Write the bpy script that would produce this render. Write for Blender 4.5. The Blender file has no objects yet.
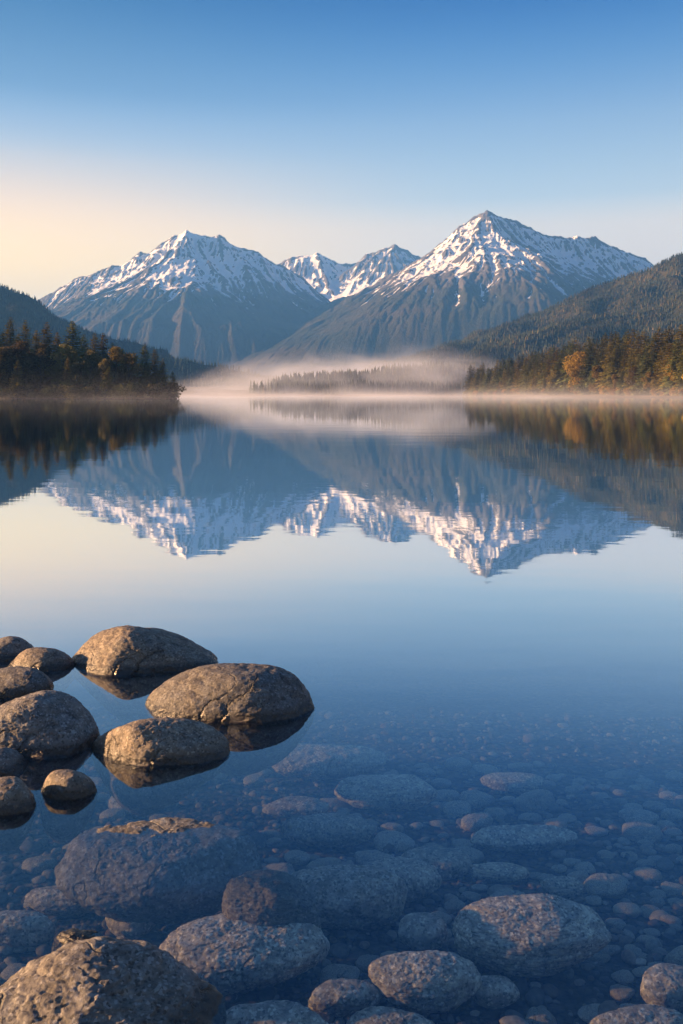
import bpy, bmesh, math, random
import numpy as np
from mathutils import Vector

random.seed(7)
RNG = np.random.default_rng(11)
SC = bpy.context.scene
COL = SC.collection
R = math.radians
H, F, CX, HY = 1.6, 900.0, 341.5, 394.5        # eye height, focal length and horizon used to lay the place out in metres


def P(px, py, D):
    """a sight line of the survey and its distance -> metres"""
    return ((px - CX) / F * D, D, H + (HY - py) / F * D)


# ------------------------------------------------------------------ noise
_perm = RNG.permutation(256)
_perm = np.concatenate([_perm, _perm, _perm])
_g3 = RNG.normal(size=(256, 3)); _g3 /= np.linalg.norm(_g3, axis=1)[:, None]


def noise3(x, y, z=0.0):
    x, y, z = np.broadcast_arrays(np.asarray(x, float), np.asarray(y, float), np.asarray(z, float))
    xi, yi, zi = np.floor(x).astype(int), np.floor(y).astype(int), np.floor(z).astype(int)
    xf, yf, zf = x - xi, y - yi, z - zi
    u, v, w = [t * t * t * (t * (t * 6 - 15) + 10) for t in (xf, yf, zf)]
    xi &= 255; yi &= 255; zi &= 255

    def g(a, b, c):
        h = _perm[_perm[_perm[xi + a] + yi + b] + zi + c]
        gr = _g3[h]
        return gr[..., 0] * (xf - a) + gr[..., 1] * (yf - b) + gr[..., 2] * (zf - c)
    x00 = g(0, 0, 0) * (1 - u) + g(1, 0, 0) * u
    x10 = g(0, 1, 0) * (1 - u) + g(1, 1, 0) * u
    x01 = g(0, 0, 1) * (1 - u) + g(1, 0, 1) * u
    x11 = g(0, 1, 1) * (1 - u) + g(1, 1, 1) * u
    return ((x00 * (1 - v) + x10 * v) * (1 - w) + (x01 * (1 - v) + x11 * v) * w) * 1.5


def fbm(x, y, z=0.0, octv=5, gain=0.5, lac=2.03):
    s, a = 0.0, 1.0
    for i in range(octv):
        s = s + a * noise3(x, y, z + i * 7.3)
        x, y, z = x * lac, y * lac, z * lac
        a *= gain
    return s


def ridged(x, y, octv=6, gain=0.5, seed=0.0):
    s, a, w = 0.0, 1.0, 1.0
    for i in range(octv):
        n = 1 - np.abs(noise3(x, y, seed + i * 3.1)) * 1.6
        n = np.clip(n, 0, 1) ** 2
        s = s + a * n * w
        w = np.clip(n * 1.6, 0, 1)
        x, y = x * 2.07, y * 2.07
        a *= gain
    return s


def smooth(a, b, x):
    t = np.clip((x - a) / (b - a), 0, 1)
    return t * t * (3 - 2 * t)


# ------------------------------------------------------------------ objects
def tag(o, label=None, cat=None, group=None, kind=None):
    if label: o['label'] = label
    if cat: o['category'] = cat
    if group: o['group'] = group
    if kind: o['kind'] = kind
    return o


def mesh_np(name, verts, faces, mat=None, smoothed=True, attrs=None, cols=None):
    """verts (n,3); faces (m,k) with k = 3 or 4"""
    verts = np.asarray(verts, np.float32); faces = np.asarray(faces, np.int32)
    me = bpy.data.meshes.new(name)
    k = faces.shape[1]
    me.vertices.add(len(verts)); me.vertices.foreach_set('co', verts.ravel())
    me.loops.add(faces.size); me.loops.foreach_set('vertex_index', faces.ravel())
    me.polygons.add(len(faces))
    me.polygons.foreach_set('loop_start', np.arange(0, faces.size, k, dtype=np.int32))
    me.polygons.foreach_set('loop_total', np.full(len(faces), k, np.int32))
    me.polygons.foreach_set('use_smooth', np.full(len(faces), smoothed, bool))
    for n, a in (attrs or {}).items():
        at = me.attributes.new(n, 'FLOAT', 'POINT'); at.data.foreach_set('value', np.asarray(a, np.float32).ravel())
    if cols is not None:
        at = me.attributes.new('Col', 'FLOAT_COLOR', 'POINT')
        c = np.ones((len(verts), 4), np.float32); c[:, :3] = cols
        at.data.foreach_set('color', c.ravel())
    me.update(calc_edges=True); me.validate()
    if mat: me.materials.append(mat)
    return me


def link(name, me, parent=None, loc=(0, 0, 0), rotz=0.0):
    o = bpy.data.objects.new(name, me); COL.objects.link(o)
    o.location = loc; o.rotation_euler = (0, 0, rotz)
    if parent: o.parent = parent
    return o


def grid_faces(nx, ny):
    i = np.arange(nx * ny).reshape(ny, nx)
    return np.stack([i[:-1, :-1], i[:-1, 1:], i[1:, 1:], i[1:, :-1]], -1).reshape(-1, 4)


# ------------------------------------------------------------------ materials
class NT:
    def __init__(s, name):
        s.m = bpy.data.materials.new(name); s.m.use_nodes = True
        s.t = s.m.node_tree; s.n = s.t.nodes; s.n.clear()
        s.out = s.n.new('ShaderNodeOutputMaterial')

    def node(s, typ, ins=None, **kw):
        nd = s.n.new(typ)
        for k, v in kw.items(): setattr(nd, k, v)
        for k, v in (ins or {}).items(): s.set(nd.inputs[k], v)
        return nd

    def set(s, sock, v):
        if isinstance(v, bpy.types.NodeSocket): s.t.links.new(v, sock)
        elif isinstance(v, bpy.types.Node): s.t.links.new(v.outputs[0], sock)
        elif hasattr(sock.default_value, '__len__') and isinstance(v, (tuple, list)) and len(v) == 3 and len(sock.default_value) == 4:
            sock.default_value = (*v, 1)
        else: sock.default_value = v

    def math(s, op, a, b=None, c=None, clamp=False):
        nd = s.node('ShaderNodeMath', operation=op, use_clamp=clamp)
        s.set(nd.inputs[0], a)
        if b is not None: s.set(nd.inputs[1], b)
        if c is not None: s.set(nd.inputs[2], c)
        return nd.outputs[0]

    def noise(s, vec, scale, detail=6, rough=0.55, dist=0.0):
        return s.node('ShaderNodeTexNoise', {'Vector': vec, 'Scale': scale, 'Detail': detail, 'Roughness': rough, 'Distortion': dist}).outputs['Fac']

    def mapping(s, vec, scale=(1, 1, 1), rot=(0, 0, 0)):
        return s.node('ShaderNodeMapping', {'Vector': vec, 'Scale': scale, 'Rotation': rot}).outputs[0]

    def ramp(s, fac, stops):
        nd = s.node('ShaderNodeValToRGB'); s.set(nd.inputs[0], fac)
        e = nd.color_ramp.elements
        while len(e) < len(stops): e.new(0.5)
        for el, (p, c) in zip(e, stops):
            el.position = p
            el.color = (c, c, c, 1) if not isinstance(c, tuple) else (*c, 1)
        return nd.outputs[0]

    def mix(s, f, a, b, mode='MIX'):
        nd = s.node('ShaderNodeMix', data_type='RGBA', blend_type=mode)
        s.set(nd.inputs[0], f); s.set(nd.inputs[6], a); s.set(nd.inputs[7], b)
        return nd.outputs[2]

    def bump(s, h, strength=1.0, dist=0.01, normal=None):
        nd = s.node('ShaderNodeBump', {'Height': h, 'Strength': strength, 'Distance': dist})
        if normal is not None: s.set(nd.inputs['Normal'], normal)
        return nd.outputs[0]

    def surface(s, col, rough=0.8, normal=None, spec=0.3):
        b = s.node('ShaderNodeBsdfPrincipled', {'Base Color': col, 'Roughness': rough, 'Specular IOR Level': spec})
        if normal is not None: s.set(b.inputs['Normal'], normal)
        s.t.links.new(b.outputs[0], s.out.inputs[0])
        return s.m


def mat_boulder(name, tint=(1, 1, 1), wet=True, streak=0.0):
    t = NT(name)
    geo = t.node('ShaderNodeNewGeometry'); tc = t.node('ShaderNodeTexCoord').outputs['Object']
    rnd = t.node('ShaderNodeObjectInfo').outputs['Random']
    sc = t.mapping(tc, (1, 1, 1 + streak * 3), (0.35, 0.2, 0.5))
    big = t.noise(sc, 4.0, 5, 0.6, 0.6)
    mid = t.noise(sc, 26.0, 8, 0.74, 0.3)
    fine = t.noise(tc, 95.0, 5, 0.75)
    speck = t.node('ShaderNodeTexVoronoi', {'Vector': tc, 'Scale': 130.0}).outputs['Color']
    sp = t.node('ShaderNodeSeparateColor', {0: speck}).outputs[0]
    col = t.ramp(mid, [(0.25, (0.05, 0.044, 0.039)), (0.45, (0.12, 0.102, 0.084)), (0.58, (0.20, 0.172, 0.14)), (0.75, (0.34, 0.30, 0.25))])
    warm = t.mix(t.ramp(big, [(0.42, 0.0), (0.6, 0.75)]), col, t.ramp(mid, [(0.3, (0.06, 0.06, 0.06)), (0.7, (0.21, 0.205, 0.20))]))
    cv = t.node('ShaderNodeVectorMath', {0: tc, 1: t.node('ShaderNodeTexNoise', {'Vector': tc, 'Scale': 5.0, 'Detail': 6}).outputs['Color']}, operation='MULTIPLY_ADD')
    cv.inputs[1].default_value = (1, 1, 1)
    t.t.links.new(t.node('ShaderNodeVectorMath', {0: t.node('ShaderNodeTexNoise', {'Vector': tc, 'Scale': 4.0, 'Detail': 6}).outputs['Color'], 3: 0.22}, operation='SCALE').outputs[0], cv.inputs[2])
    ce = t.node('ShaderNodeTexVoronoi', {'Vector': t.mapping(cv.outputs[0], (1, 1, 1.7), (0.5, 0.3, 0.2)), 'Scale': 3.2}, feature='DISTANCE_TO_EDGE').outputs['Distance']
    crack = t.math('MULTIPLY', t.ramp(ce, [(0.0, 1.0), (0.022, 0.0)]), t.ramp(big, [(0.45, 0.0), (0.55, 1.0)]))
    grain = t.ramp(fine, [(0.3, (0.6, 0.58, 0.57)), (0.5, (0.98, 0.98, 0.98)), (0.72, (1.4, 1.38, 1.33))])
    c = t.mix(0.85, warm, grain, 'MULTIPLY')
    c = t.mix(t.math('MULTIPLY', t.math('GREATER_THAN', sp, 0.9), 0.35), c, (0.45, 0.42, 0.38))
    c = t.mix(t.math('MULTIPLY', t.math('LESS_THAN', sp, 0.12), 0.6), c, (0.02, 0.018, 0.016))
    c = t.mix(t.math('MULTIPLY', crack, 0.75), c, (0.015, 0.013, 0.012))
    lich = t.noise(tc, 9.0, 7, 0.7, 1.2)
    c = t.mix(t.ramp(lich, [(0.6, 0.0), (0.66, 0.55)]), c, (0.36, 0.34, 0.29))
    br = t.math('MULTIPLY_ADD', rnd, 0.4, 0.92)
    c = t.mix(1.0, c, t.node('ShaderNodeCombineColor', {0: t.math('MULTIPLY', br, tint[0]), 1: t.math('MULTIPLY', br, tint[1]), 2: t.math('MULTIPLY', br, tint[2])}).outputs[0], 'MULTIPLY')
    rough = 0.66
    if wet:      # the damp tide line left on the stone just over the water
        z = t.node('ShaderNodeSeparateXYZ', {0: geo.outputs['Position']}).outputs[2]
        zz = t.math('ADD', z, t.math('MULTIPLY', t.math('SUBTRACT', mid, 0.5), -0.09))
        w = t.node('ShaderNodeMapRange', {'Value': zz, 'From Min': 0.024, 'From Max': 0.05, 'To Min': 1.0, 'To Max': 0.0}).outputs[0]
        w = t.math('MULTIPLY', w, t.node('ShaderNodeMapRange', {'Value': zz, 'From Min': -0.07, 'From Max': -0.01}).outputs[0])
        c = t.mix(t.math('MULTIPLY', w, 0.85), c, (0.012, 0.011, 0.010))
        rough = t.math('MULTIPLY_ADD', w, -0.42, 0.66)
    hh = t.math('ADD', t.math('MULTIPLY', mid, 1.0), t.math('MULTIPLY', fine, 0.3))
    hh = t.math('ADD', hh, t.math('MULTIPLY', sp, 0.06))
    hh = t.math('ADD', hh, t.math('MULTIPLY', crack, -0.9))
    return t.surface(c, rough, t.bump(hh, 1.0, 0.0075), 0.45)


def mat_pebbles():
    t = NT('pebble_stone')
    tc = t.node('ShaderNodeTexCoord').outputs['Object']
    at = t.node('ShaderNodeAttribute', attribute_name='Col').outputs['Color']
    n = t.noise(tc, 60.0, 4, 0.6)
    c = t.mix(0.8, at, t.ramp(n, [(0.3, 0.55), (0.7, 1.4)]), 'MULTIPLY')
    return t.surface(c, 0.8, t.bump(n, 0.6, 0.006))


def mat_ground():
    t = NT('lake_bed_and_shore')
    pos = t.node('ShaderNodeNewGeometry').outputs['Position']
    z = t.node('ShaderNodeSeparateXYZ', {0: pos}).outputs[2]
    v1 = t.node('ShaderNodeTexVoronoi', {'Vector': pos, 'Scale': 22.0, 'Randomness': 1.0})
    v2 = t.node('ShaderNodeTexVoronoi', {'Vector': pos, 'Scale': 60.0})
    n = t.noise(pos, 2.2, 7, 0.65)
    s = t.node('ShaderNodeSeparateColor', {0: v1.outputs['Color']}).outputs[0]
    bed = t.ramp(s, [(0.0, (0.02, 0.018, 0.016)), (0.5, (0.06, 0.052, 0.042)), (1.0, (0.15, 0.13, 0.105))])
    bed = t.mix(t.ramp(n, [(0.35, 0.0), (0.65, 0.8)]), bed, (0.07, 0.062, 0.05))
    bed = t.mix(t.ramp(v1.outputs['Distance'], [(0.3, 0.0), (0.75, 0.8)]), bed, (0.012, 0.012, 0.012))
    n2 = t.noise(pos, 0.05, 7, 0.65)
    land = t.ramp(n2, [(0.3, (0.045, 0.04, 0.02)), (0.5, (0.10, 0.075, 0.03)), (0.7, (0.16, 0.11, 0.045))])
    f = t.node('ShaderNodeMapRange', {'Value': t.math('ADD', z, t.math('MULTIPLY', n, 0.2)), 'From Min': 0.15, 'From Max': 0.45}).outputs[0]
    c = t.mix(f, bed, land)
    hgt = t.math('ADD', t.math('MULTIPLY', v1.outputs['Distance'], -1.0), t.math('MULTIPLY', v2.outputs['Distance'], -0.3))
    return t.surface(c, 0.9, t.bump(hgt, 0.9, 0.03))


def mat_mountain():
    t = NT('snowy_mountain')
    geo = t.node('ShaderNodeNewGeometry'); pos = geo.outputs['Position']
    snow = t.node('ShaderNodeAttribute', attribute_name='snow').outputs['Fac']
    tree = t.node('ShaderNodeAttribute', attribute_name='wood').outputs['Fac']
    n1 = t.noise(t.mapping(pos, (1, 1, 0.55)), 0.020, 10, 0.78, 0.3)
    n2 = t.noise(pos, 0.075, 6, 0.8)
    n3 = t.noise(pos, 0.0028, 6, 0.6)
    sv = t.math('ADD', snow, t.math('MULTIPLY', t.math('SUBTRACT', n1, 0.5), 0.14))
    sv = t.math('ADD', sv, t.math('MULTIPLY', t.math('SUBTRACT', n2, 0.5), 0.16))
    sm = t.node('ShaderNodeMapRange', {'Value': sv, 'From Min': 0.47, 'From Max': 0.53}).outputs[0]
    rock = t.ramp(n1, [(0.3, (0.06, 0.06, 0.065)), (0.55, (0.14, 0.13, 0.125)), (0.75, (0.24, 0.215, 0.20))])
    wood = t.ramp(n2, [(0.35, (0.018, 0.026, 0.014)), (0.6, (0.05, 0.052, 0.026))])
    wood = t.mix(t.ramp(n3, [(0.42, 0.0), (0.62, 0.55)]), wood, (0.10, 0.075, 0.045))
    wv = t.math('ADD', tree, t.math('MULTIPLY', t.math('SUBTRACT', n1, 0.5), 1.3))
    wm = t.node('ShaderNodeMapRange', {'Value': wv, 'From Min': 0.42, 'From Max': 0.58}).outputs[0]
    c = t.mix(wm, rock, wood)
    c = t.mix(sm, c, (0.86, 0.87, 0.90))
    h = t.math('ADD', n2, t.math('MULTIPLY', n1, 2.0))
    hw = t.noise(pos, 0.11, 3, 0.8)
    h = t.math('ADD', h, t.math('MULTIPLY', hw, 0.8))
    return t.surface(c, 0.9, t.bump(h, 0.9, 15.0), 0.1)


def mat_hill():
    t = NT('wooded_hill')
    pos = t.node('ShaderNodeNewGeometry').outputs['Position']
    n2 = t.noise(pos, 0.06, 6, 0.7); n3 = t.noise(pos, 0.006, 5, 0.6)
    c = t.ramp(n2, [(0.35, (0.015, 0.02, 0.01)), (0.65, (0.045, 0.042, 0.02))])
    c = t.mix(t.ramp(n3, [(0.45, 0.0), (0.62, 0.5)]), c, (0.06, 0.05, 0.028))
    return t.surface(c, 1.0, t.bump(n2, 1.0, 6.0), 0.05)


def mat_leaf(name, var=0.5):
    t = NT(name)
    at = t.node('ShaderNodeAttribute', attribute_name='Col').outputs['Color']
    rnd = t.node('ShaderNodeObjectInfo').outputs['Random']
    k = t.math('MULTIPLY_ADD', rnd, var, 1 - var / 2)
    hs = t.node('ShaderNodeHueSaturation', {'Hue': t.math('MULTIPLY_ADD', rnd, 0.03, 0.485), 'Saturation': 1.0, 'Value': t.math('MULTIPLY', k, 1.2), 'Color': at}).outputs[0]
    d = t.node('ShaderNodeBsdfDiffuse', {'Color': hs})
    tr = t.node('ShaderNodeBsdfTranslucent', {'Color': hs})
    m = t.node('ShaderNodeMixShader', {0: 0.33, 1: d, 2: tr})
    t.t.links.new(m.outputs[0], t.out.inputs[0])
    return t.m


def mat_bark():
    t = NT('bark')
    tc = t.node('ShaderNodeTexCoord').outputs['Object']
    n = t.noise(t.mapping(tc, (1, 1, 0.25)), 6.0, 5, 0.7)
    return t.surface(t.ramp(n, [(0.3, (0.03, 0.024, 0.018)), (0.7, (0.11, 0.085, 0.065))]), 0.95, t.bump(n, 0.8, 0.05))


def mat_water():
    t = NT('lake_water')
    pos = t.node('ShaderNodeNewGeometry').outputs['Position']
    a = t.noise(t.mapping(pos, (1.1, 3.2, 1)), 1.0, 3, 0.5, 0.3)
    b = t.noise(t.mapping(pos, (0.25, 0.7, 1), (0, 0, 0.12)), 1.0, 2, 0.5)
    wide = t.noise(t.mapping(pos, (0.012, 0.035, 1), (0, 0, -0.1)), 1.0, 3, 0.5)       # calm lanes and ruffled lanes
    amp = t.ramp(wide, [(0.38, 0.35), (0.62, 1.0)])
    h = t.math('ADD', t.math('MULTIPLY', t.math('MULTIPLY', a, amp), WATER_A), t.math('MULTIPLY', b, WATER_B))
    nrm = t.bump(h, 1.0, 1.0)
    inc = t.node('ShaderNodeNewGeometry').outputs['Incoming']
    cs = t.math('ABSOLUTE', t.node('ShaderNodeVectorMath', {0: inc, 1: nrm}, operation='DOT_PRODUCT').outputs['Value'])
    fr = t.math('MULTIPLY_ADD', t.math('POWER', t.math('SUBTRACT', 1.0, cs, clamp=True), 6.0), 0.99, 0.01)      # the same from above and from below
    gl = t.node('ShaderNodeBsdfGlossy', {'Color': (0.92, 0.965, 1.0), 'Roughness': 0.02, 'Normal': nrm})
    tr = t.node('ShaderNodeBsdfTransparent', {'Color': (0.95, 0.98, 1.0)})
    fr = t.math('SUBTRACT', 1.0, t.math('POWER', t.math('SUBTRACT', 1.0, fr), 4.6))
    m = t.node('ShaderNodeMixShader', {0: fr, 1: tr, 2: gl})
    t.t.links.new(m.outputs[0], t.out.inputs[0])
    s = t.node('ShaderNodeVolumeScatter', {'Color': (0.08, 0.34, 1.0), 'Density': WATER_SCAT, 'Anisotropy': 0.0})
    ab = t.node('ShaderNodeVolumeAbsorption', {'Color': (0.15, 0.62, 0.80), 'Density': WATER_ABS})
    ad = t.node('ShaderNodeAddShader', {0: s, 1: ab})
    t.t.links.new(ad.outputs[0], t.out.inputs[1])
    return t.m


WATER_A, WATER_B, WATER_SCAT, WATER_ABS = 0.0014, 0.0025, 0.17, 0.11
HAZE_D = 7.6e-5
SKY_K = 0.175
SUN_AZ, SUN_EL = -89.0, 11.0           # degrees from the view direction (minus = left), and above the horizon

# ------------------------------------------------------------------ camera, sun, sky
cam = bpy.data.cameras.new('camera'); co = bpy.data.objects.new('camera', cam); COL.objects.link(co)
cam.sensor_fit = 'VERTICAL'; cam.sensor_height = 36.0; cam.lens = F / 1024 * 36.0
cam.shift_y = -(512 - HY) / 1024
cam.clip_start = 0.05; cam.clip_end = 60000
co.location = (0, 0, H); co.rotation_euler = (R(90), 0, 0)
SC.camera = co

az, el = R(SUN_AZ), R(SUN_EL)
sd = Vector((math.sin(az) * math.cos(el), math.cos(az) * math.cos(el), math.sin(el)))
sl = bpy.data.lights.new('sun', 'SUN'); so = bpy.data.objects.new('sun', sl); COL.objects.link(so)
sl.energy = 5.0; sl.angle = R(0.53); sl.color = (1.0, 0.57, 0.27)
so.rotation_euler = sd.to_track_quat('Z', 'Y').to_euler()

wd = bpy.data.worlds.new('World'); SC.world = wd; wd.use_nodes = True
wt = wd.node_tree; wt.nodes.clear()


class WT(NT):
    def __init__(s, tree):
        s.t = tree; s.n = tree.nodes; s.out = s.n.new('ShaderNodeOutputWorld')


w = WT(wt)
sky = w.node('ShaderNodeTexSky', sky_type='NISHITA', sun_disc=False)
sky.sun_elevation = el; sky.sun_rotation = az
sky.altitude = 600; sky.air_density = 1.0; sky.dust_density = 1.2; sky.ozone_density = 2.0
gen = w.node('ShaderNodeTexCoord').outputs['Generated']
xyz = w.node('ShaderNodeSeparateXYZ', {0: gen})
zc = xyz.outputs[2]
# morning air by height: cream low, pale blue, then deep blue; creamier towards the sunrise on the left
cool = w.ramp(zc, [(0, (0.5, 0.3526, 0.2719)), (0.1, (0.5028, 0.4064, 0.316)), (0.18, (0.4571, 0.3883, 0.3244)), (0.21, (0.265, 0.3255, 0.355)), (0.285, (0.128, 0.204, 0.308)), (0.34, (0.051, 0.1368, 0.272)), (0.4, (0.0018, 0.0612, 0.2059)), (0.58, (0.0006, 0.0289, 0.1267)), (0.75, (0.024, 0.0624, 0.1622)), (1, (0.0528, 0.0988, 0.2059))])
warmr = w.ramp(zc, [(0, (0.8309, 0.4799, 0.1373)), (0.135, (0.8309, 0.5405, 0.1821)), (0.19, (0.6883, 0.4479, 0.251)), (0.245, (0.2888, 0.3019, 0.316)), (0.28, (0.1656, 0.2304, 0.316)), (0.31, (0.0864, 0.1651, 0.268)), (0.4, (0.0036, 0.0646, 0.1707)), (0.58, (0.00096, 0.0306, 0.1242)), (0.75, (0.024, 0.0624, 0.1622)), (1, (0.0528, 0.0988, 0.2059))])
for nd_ in w.n:
    if nd_.type == 'VALTORGB': nd_.color_ramp.interpolation = 'B_SPLINE'
side = w.node('ShaderNodeMapRange', {'Value': xyz.outputs[0], 'From Min': -0.42, 'From Max': 0.20, 'To Min': 1.0, 'To Max': 0.0}, interpolation_type='SMOOTHSTEP').outputs[0]
grad = w.mix(1.0, w.mix(side, cool, warmr), (2.5, 2.5, 2.5), 'MULTIPLY')
skyc = w.mix(1.0, sky.outputs[0], (0.035, 0.035, 0.035), 'MULTIPLY')
final = w.mix(0.88, skyc, grad)
bg = w.node('ShaderNodeBackground', {'Color': final, 'Strength': SKY_K})
wt.links.new(bg.outputs[0], w.out.inputs[0])

# ------------------------------------------------------------------ ground
SHORE_R = np.array([(-400, 420), (0, 330), (200, 262), (450, 166), (560, 150), (700, 132), (860, 121), (900, 150), (960, 300), (1100, 420), (1300, 500)], float)


def land_d(x, y):
    """metres inside the land (positive) or out on the water (negative)"""
    wob = fbm(x * 0.012, y * 0.012, 3.0, 4) * 14
    right = (x - np.interp(y, SHORE_R[:, 0], SHORE_R[:, 1])) + wob * np.clip(x / 100, 0, 1)
    # wooded point on the left
    fy = 322 + wob * 0.25
    left = np.minimum(y - fy, (-62 - x) - (y - 335) * 0.26 + wob * 0.2)
    left = np.minimum(left, 1500 - y)
    far = (y - 1180 - 0.16 * np.abs(x)) + wob * 2
    farleft = np.minimum(-x - 260, y - 1000) + wob
    back = (-1.6 - y) + fbm(x * 0.2, y * 0.2, 1.0, 3) * 0.8
    backl = np.where(y < 60, (-x - 5.2 - np.maximum(y, 0) * 0.9), -300)
    sides = np.abs(x) - 1500
    d = np.maximum.reduce([right, left, far, farleft, back, backl, sides])
    return d


def bed_near(x, y):
    s = -(0.22 + 0.105 * (y - 2.2)) - 0.02 * (x + 1) + 0.04 * fbm(x * 0.9, y * 0.9, 5.0, 3)
    s = s - 0.035 * np.clip(y - 3.6, 0, None) - 0.05 * np.clip(y - 6.0, 0, None)
    s = s + 0.012 * noise3(x * 5, y * 5, 2.0)
    return s


def ground_z(x, y):
    x = np.asarray(x, float); y = np.asarray(y, float)
    d = land_d(x, y)
    under = np.maximum(d * 0.17, -7.0 + 0 * d)
    over = 0.9 * (1 - np.exp(-np.clip(d, 0, None) / 10)) + 0.04 * np.clip(d - 8, 0, 900) + fbm(x * 0.02, y * 0.02, 9.0, 4) * np.clip(d * 0.05, 0, 2.0)
    g = np.where(d > 0, over, under)
    wn = smooth(-3.5, 0.5, y) * (1 - smooth(7.0, 30.0, y)) * (1 - smooth(2.5, 9.0, np.abs(x)))
    nb = bed_near(x, np.clip(y, -2, 30))
    return np.where(wn > 0, g * (1 - wn) + nb * wn, g)


u = np.linspace(-1, 1, 460)
gx = np.sinh(u * 8.2) / np.sinh(8.2) * 12000
v = np.linspace(-1, 1, 560)
gy = 3.2 + np.sinh(v * 8.2) / np.sinh(8.2) * 12000
GX, GY = np.meshgrid(gx, gy)
GZ = ground_z(GX, GY)
me = mesh_np('ground', np.stack([GX, GY, GZ], -1).reshape(-1, 3), grid_faces(len(gx), len(gy)), mat_ground())
ground = tag(link('ground', me), 'brown gravelly lake bed rising into the wooded shores', 'ground', kind='structure')

# ------------------------------------------------------------------ water
x0, x1, y0, y1, zb = -2400, 2400, -9, 2400, -9.0
vs = [(x0, y0, 0), (x1, y0, 0), (x1, y1, 0), (x0, y1, 0), (x0, y0, zb), (x1, y0, zb), (x1, y1, zb), (x0, y1, zb)]
fs = [(0, 1, 2, 3), (7, 6, 5, 4), (0, 4, 5, 1), (1, 5, 6, 2), (2, 6, 7, 3), (3, 7, 4, 0)]
me = mesh_np('water', vs, fs, mat_water(), False)
tag(link('water', me), 'calm clear blue lake mirroring the mountains and the sky', 'lake', kind='structure')


# ------------------------------------------------------------------ mountains
def ridge_height(X, Y, ridges, base):
    h = np.full(X.shape, -1e9)
    for rd in ridges:
        pts, s1, L, s2 = rd
        pts = [P(*p) for p in pts]
        for a, b in zip(pts[:-1], pts[1:]):
            dx, dy = b[0] - a[0], b[1] - a[1]
            t = np.clip(((X - a[0]) * dx + (Y - a[1]) * dy) / (dx * dx + dy * dy), 0, 1)
            d = np.hypot(X - a[0] - t * dx, Y - a[1] - t * dy)
            z = a[2] + (b[2] - a[2]) * t
            c = z - (s1 - s2) * L * (1 - np.exp(-d / L)) - s2 * d
            m = np.maximum(h, c); df = np.abs(h - c)
            h = m + np.where(df < 24, (24 - df) ** 2 / 110, 0)
    return np.maximum(h, base)


def ridge_dist(X, Y, ridges):
    m = np.full(X.shape, 1e9)
    for rd in ridges:
        pts = [P(*p) for p in rd[0]]
        for a, b in zip(pts[:-1], pts[1:]):
            dx, dy = b[0] - a[0], b[1] - a[1]
            t = np.clip(((X - a[0]) * dx + (Y - a[1]) * dy) / (dx * dx + dy * dy), 0, 1)
            m = np.minimum(m, np.hypot(X - a[0] - t * dx, Y - a[1] - t * dy))
    return m


def streaks(h, seed, width, steps):
    """noise drawn out along the fall line of h, unit spread"""
    ny, nx = h.shape
    rg = np.random.default_rng(seed)
    n = rg.normal(size=h.shape)
    for _ in range(width): n = blur(n, 1)
    n /= n.std()
    gy, gx = np.gradient(blur(h, 12))
    l = np.hypot(gx, gy) + 1e-6; gx, gy = gx / l, gy / l
    J, I = np.mgrid[0:ny, 0:nx].astype(float)
    acc = np.zeros(h.shape)
    for sg in (1, -1):
        x, y = I.copy(), J.copy()
        for k in range(steps):
            i = np.clip(x, 0, nx - 1.01).astype(int); j = np.clip(y, 0, ny - 1.01).astype(int)
            x = np.clip(x + sg * gx[j, i] * 1.1, 0, nx - 1.01); y = np.clip(y + sg * gy[j, i] * 1.1, 0, ny - 1.01)
            acc += n[y.astype(int), x.astype(int)]
    return blur(acc, 1) / acc.std()


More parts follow.
